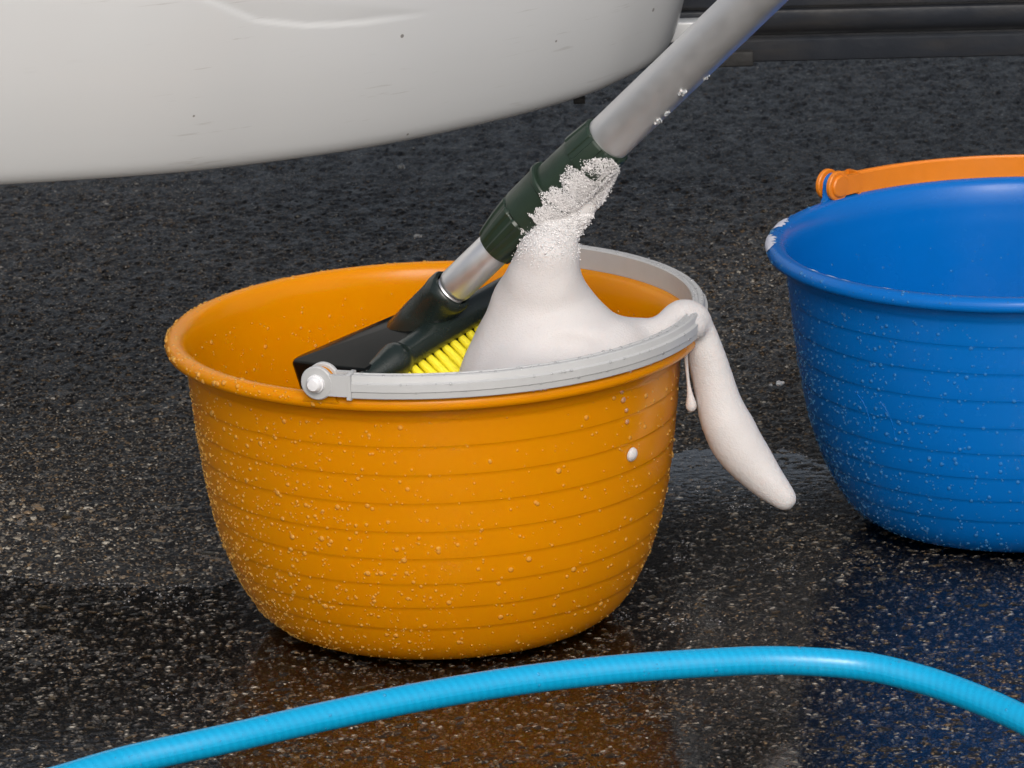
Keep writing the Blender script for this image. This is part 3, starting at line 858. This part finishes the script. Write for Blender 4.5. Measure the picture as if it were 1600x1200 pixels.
hs_ = .0026; org = np.array((-.01, -.20, .05)); dim = (125, 140, 140)
g = np.stack(np.meshgrid(*[org[i]+np.arange(dim[i])*hs_ for i in range(3)], indexing='ij'), -1)
D = np.full(dim, 1.0)
def cone(px1, py1, Y1, r1, px2, py2, Y2, r2, k=.012):
    """add one tapered rod of foam, worked out only near itself"""
    p, q = at(px1, py1, Y=Y1), at(px2, py2, Y=Y2); m = max(r1, r2)/PXM+.022
    i0 = np.clip(np.floor((np.minimum(p, q)-m-org)/hs_).astype(int), 0, dim); i1 = np.clip(np.ceil((np.maximum(p, q)+m-org)/hs_).astype(int), 0, dim)
    sl = tuple(slice(a_, b_) for a_, b_ in zip(i0, i1))
    D[sl] = smin(D[sl], sd_roundcone(g[sl], p, q, r1/PXM, r2/PXM), k)
def ell(c, r, k=.02):
    global D
    q = (g-np.array(c))/np.array(r); l = np.linalg.norm(q, axis=-1); D = smin(D, (l-1)*min(r)*1.0, k)
# veil that climbs to the clamp, widening downwards
for a, b in (((880, 348, -.034, 18), (866, 366, -.040, 33)), ((866, 366, -.040, 33), (857, 400, -.045, 47)), ((857, 400, -.045, 47), (850, 445, -.04, 60)),
             ((850, 445, -.04, 60), (848, 490, -.03, 82)), ((848, 490, -.03, 82), (856, 540, -.03, 108))):
    cone(*a, *b, k=.002)
cone(950, 283, -.040, 5, 926, 313, -.040, 11, k=.002); cone(926, 313, -.040, 11, 890, 350, -.040, 22, k=.006)
ell((.110, -.035, .196), (.078, .132, .030), .03)
ell((.074, -.085, .190), (.046, .075, .034), .025)
cone(960, 560, -.06, 55, 1040, 525, -.02, 26, k=.02)
# stays inside the bucket up to the rim
rr_ = np.sqrt(g[..., 0]**2+g[..., 1]**2)
lim_ = np.interp(g[..., 2], _sm[:, 1], _sm[:, 0]-.006)
D = np.where(g[..., 2] < .245, np.maximum(D, rr_-lim_), D)
# a fold pressed into the soap in the middle of the pool
def hit(px, py):
    for Y in np.arange(-.22, .2, .001):
        q = at(px, py, Y=Y); i = np.round((q-org)/hs_).astype(int)
        if np.all(i >= 0) and np.all(i < np.array(dim)) and D[tuple(i)] < 0: return q
    return at(px, py, Y=-.05)
for px, py, rx, ry, rz, up in ((872, 556, .026, .022, .011, .005), (905, 548, .016, .014, .009, .004)):
    q = (g-(hit(px, py)+np.array((0, -.004, up))))/np.array((rx, ry, rz)); e_ = (np.linalg.norm(q, axis=-1)-1)*rz
    D = -smin(-D, e_, .008)
# over the rim and down in a hanging tongue
cone(1058, 522, -.076, 14, 1084, 512, -.052, 20, k=.02); cone(1030, 522, -.045, 20, 1066, 508, -.035, 23, k=.012); cone(1040, 512, .0, 14, 1074, 500, -.005, 17, k=.012)
sp = catmull([(1064, 504, -.035, 22), (1088, 512, -.036, 24), (1100, 546, -.037, 29), (1112, 590, -.038, 31), (1122, 630, -.04, 34), (1138, 668, -.043, 38), (1162, 708, -.046, 37.5), (1195, 748, -.05, 30), (1226, 779, -.054, 19)], 6)
for i_, (a, b) in enumerate(zip(sp[:-1], sp[1:])): cone(*a, *b, k=.012 if i_ < 4 else .0012)
x, y, z = g[..., 0], g[..., 1], g[..., 2]
D += .0004*np.sin(x*150+2*np.sin(z*60))*np.sin(y*140+1.3)*np.sin(z*120+.7)+.0010*np.sin(x*55+1)*np.sin(y*60+z*40)
V, F = surface_nets(D, org, hs_)
foam = mesh('soap_foam', V, F, M['foam'])
tag(foam, 'white soap foam climbing the brush clamp and hanging over the orange bucket rim', 'foam')
sm_ = foam.modifiers.new('smooth', 'SMOOTH'); sm_.factor = .5; sm_.iterations = 5
def on_pole(px, py, rc):
    """near side of the round pole seen at a photo pixel (or its nearest flank)"""
    v = _f+_r*(px-800)/FPX-_u*(py-600)/FPX; v = v/np.linalg.norm(v)
    w0 = CAM_LOC-ax0; vp = v-pd*(v@pd); wp = w0-pd*(w0@pd)
    A_, B_, C_ = vp@vp, 2*vp@wp, wp@wp-rc*rc; dd = B_*B_-4*A_*C_
    t = (-B_-math.sqrt(dd))/(2*A_) if dd > 0 else -B_/(2*A_)
    return CAM_LOC+v*t
# lace of single bubbles round the top of the foam
bp = []
while len(bp) < 34000:
    px = rng.uniform(815, 972); py = rng.uniform(248, 400)
    s = (px-949)*-.721+(py-218.5)*.693; pr = (px-949)*.693+(py-218.5)*.721
    if not (16 < s < 205): continue
    top = -6+7*math.sin(s*.13+.5)+5*math.sin(s*.31+1)+(10 if s < 34 else 0)+max(0, s-110)*.10
    lim = np.interp(s, [16, 67, 110, 133, 160, 205], [45, 63, 65, 73, 80, 86])
    if pr < top or pr > lim+rng.normal(0, 1.2): continue
    if rng.uniform() > np.interp(pr-top+s*.12, [0, 14, 30, 60], [.03, .22, .6, 1]): continue
    rc = (44.0 if s < 105 else (50 if s < 170 else 44))/PXM
    q = on_pole(px, py, rc)
    if pr > rc*PXM-3: q = q-np.array((0, .007, 0))*rng.uniform(-.4, 1)
    bp.append((*(q+rng.normal(0, .0005, 3)), rng.gamma(2.0, .00008)+.00018))
# froth spreading down over the solid foam's face
NN = 22000; fx = rng.uniform(800, 930, NN); fy = 335+85*rng.uniform(0, 1, NN)**1.5
Ys = np.arange(-.13, .03, .0008)
vv = _f[None]+_r[None]*((fx-800)/FPX)[:, None]-_u[None]*((fy-600)/FPX)[:, None]
tt = (Ys[None, :]-CAM_LOC[1])/vv[:, 1:2]; PP = CAM_LOC+vv[:, None, :]*tt[..., None]
ii = np.clip(np.round((PP-org)/hs_).astype(int), 0, np.array(dim)-1); inn = D[ii[..., 0], ii[..., 1], ii[..., 2]] < 0
okh = inn.any(1) & (rng.uniform(0, 1, NN) < np.interp(fy, [335, 355, 390, 420], [1, .6, .12, 0])); first = inn.argmax(1)
for i_ in np.nonzero(okh)[0]:
    q = PP[i_, first[i_]]; bp.append((*(q+rng.normal(0, .0006, 3)), rng.gamma(2.0, .00009)+.0002))
bp = np.array(bp)
lace = balls('bubble_lace', bp[:, :3], np.minimum(bp[:, 3], .0009), M['lace'], foam, 4, 4)
tag(lace, kind='stuff')
# drip beside the tongue
dp = [at(1071, 548, Y=-.045), at(1073, 575, Y=-.045), at(1076, 603, Y=-.045), at(1079, 622, Y=-.045), at(1080, 633, Y=-.045), at(1080, 641, Y=-.045)]
Vd = []; 
for c, r in zip(dp, (3.5, 2.6, 2.2, 6, 10.2, 7)):
    for k in range(14):
        a = 2*math.pi*k/14; Vd.append(c+np.array((math.cos(a), math.sin(a), 0))*r/PXM)
Vd.append(dp[-1]-np.array((0, 0, 3.5/PXM)))
Fd = [tuple(q) for q in grid_faces(6, 14, wrap_v=True, flip=True).tolist()]+[(70+k, 70+(k+1) % 14, 84) for k in range(14)]
dr_ = mesh('drip', np.array(Vd), Fd, M['foam'], foam); m_ = dr_.modifiers.new('s', 'SUBSURF'); m_.levels = m_.render_levels = 1

# foam flecks: each a blob of its own
def blob(name, c, r, flat, label, seed, nrm=(0, 0, 1)):
    rs = np.random.default_rng(seed); n = 26
    off = rs.normal(0, .42, (n, 3)); off[:, 2] = np.abs(off[:, 2])*flat
    d, a, b = frame(nrm)
    pos = off[:, :1]*a*r+off[:, 1:2]*b*r+off[:, 2:]*d*r
    o = balls(name, pos, r*rs.uniform(.28, .55, n), M['foam']); o.location = c
    return tag(o, label, 'foam', 'flecks of soap foam')
blob('foam_fleck', at(627, 261, Z=.004), .0036, .6, 'small white foam fleck on the asphalt just below the white bumper', 1)
blob('foam_fleck', at(652, 369, Z=.003), .0034, .3, 'small white foam fleck on the asphalt above the back rim of the orange bucket', 2)
blob('foam_fleck', at(1218, 600, Z=.003), .0032, .5, 'small white foam fleck on the asphalt left of the blue bucket', 3)
blob('foam_fleck', at(1204, 602, Z=.003), .0012, .5, 'tiny white foam speck right beside the fleck left of the blue bucket', 8)
def wall_pt(px, py):
    Y = -.19
    for _ in range(40):
        q = at(px, py, Y=Y); r = wall_r(min(max(q[2], 0), .205))+.0006
        Y = -math.sqrt(max(1e-6, r*r-q[0]**2))
    return q
q = wall_pt(987, 710)
fd = scatter('foam_drop', [(0, 0, 0)], [(q[0], q[1], -.03)], np.array([.0054]), np.array([.0036]), M['foam'], None, seg=20, rings=8); fd.location = q
tag(fd, 'round white foam drop on the front wall of the orange bucket', 'foam', 'flecks of soap foam')
for k, (px, py, r) in enumerate(((972, 613, .0016), (974, 625, .0024), (979, 641, .0018), (980, 659, .0020))):
    q = wall_pt(px, py); o = scatter('foam_run', q[None]-np.array((0, 0, 0.0005)), [(q[0], q[1], -.03)], np.array([r]), np.array([r*.55]), M['bubble'], ob, seg=12, rings=4)
pole_dir = pd
for k, (px, py, r, lab) in enumerate(((1028, 190, .0026, 'lowest white foam fleck on the silver pole'), (1042, 177, .0020, 'middle white foam fleck on the silver pole'), (1066, 145, .0026, 'white foam fleck on the silver pole nearest its lower edge'), (1103, 122, .0017, 'topmost white foam fleck at the edge of the silver pole'))):
    s = (px-949)*-.721+(py-218.5)*.693; pr = (px-949)*.693+(py-218.5)*.721
    q = on_pole(px, py, 37/PXM); c = ax0+pd*((q-ax0)@pd)
    blob('foam_fleck', q, r, .35, lab, 20+k, nrm=q-c)

# ------------------------------------------------------------------ garden hose
HR = .0100
hpts = [at(x, y, Z=z) for x, y, z in ((-900, 1560, HR), (-650, 1480, .012), (-420, 1390, .03), (-200, 1315, .058), (0, 1246, .078), (100, 1217, .086), (200, 1188, .09), (350, 1155, .094), (500, 1121, .096), (650, 1090, .097), (800, 1065, .096), (950, 1047, .094), (1100, 1036, .09),
                                      (1212, 1032, .086), (1325, 1038, .081), (1400, 1051, .077), (1490, 1078, .070), (1600, 1125, .060), (1720, 1195, .046), (1850, 1290, .03), (2000, 1420, .013), (2120, 1540, HR))]
path = catmull(hpts, 22)
dl = np.r_[0, np.cumsum(np.linalg.norm(np.diff(path, axis=0), axis=1))]
tan = np.gradient(path, axis=0); tan /= np.linalg.norm(tan, axis=1, keepdims=True)
side = np.stack([tan[:, 1], -tan[:, 0], 0*dl], -1); side /= np.linalg.norm(side, axis=1, keepdims=True); upv = np.cross(side, tan); SEG = 32
th = np.linspace(0, 2*np.pi, SEG+1)
V = (path[:, None]+HR*(np.cos(th)[None, :, None]*side[:, None]+np.sin(th)[None, :, None]*upv[:, None])).reshape(-1, 3)
F = grid_faces(len(path), SEG+1, flip=True)
hose = mesh('garden_hose', V, F, M['hose'])
tag(hose, 'bright blue garden hose arching across the front of the orange bucket', 'hose')
uvl = hose.data.uv_layers.new(name='UVMap'); vi = np.zeros(len(hose.data.loops), np.int32); hose.data.loops.foreach_get('vertex_index', vi)
uv = np.stack([dl[vi//(SEG+1)], (vi % (SEG+1))/SEG], -1); uvl.data.foreach_set('uv', uv.astype(np.float32).ravel())
k = rng.choice(len(path), 160); a = rng.uniform(-.6, 2.6, 160)
nr = np.cos(a)[:, None]*side[k]+np.sin(a)[:, None]*np.array((0, 0, 1.))
s = np.minimum(.0004+rng.gamma(1.1, .0003, 160), .0014)
tag(scatter('water_drops', path[k]+nr*HR, nr, s, s*.6, M['drop_blue'], hose, seg=8, rings=3), kind='stuff')
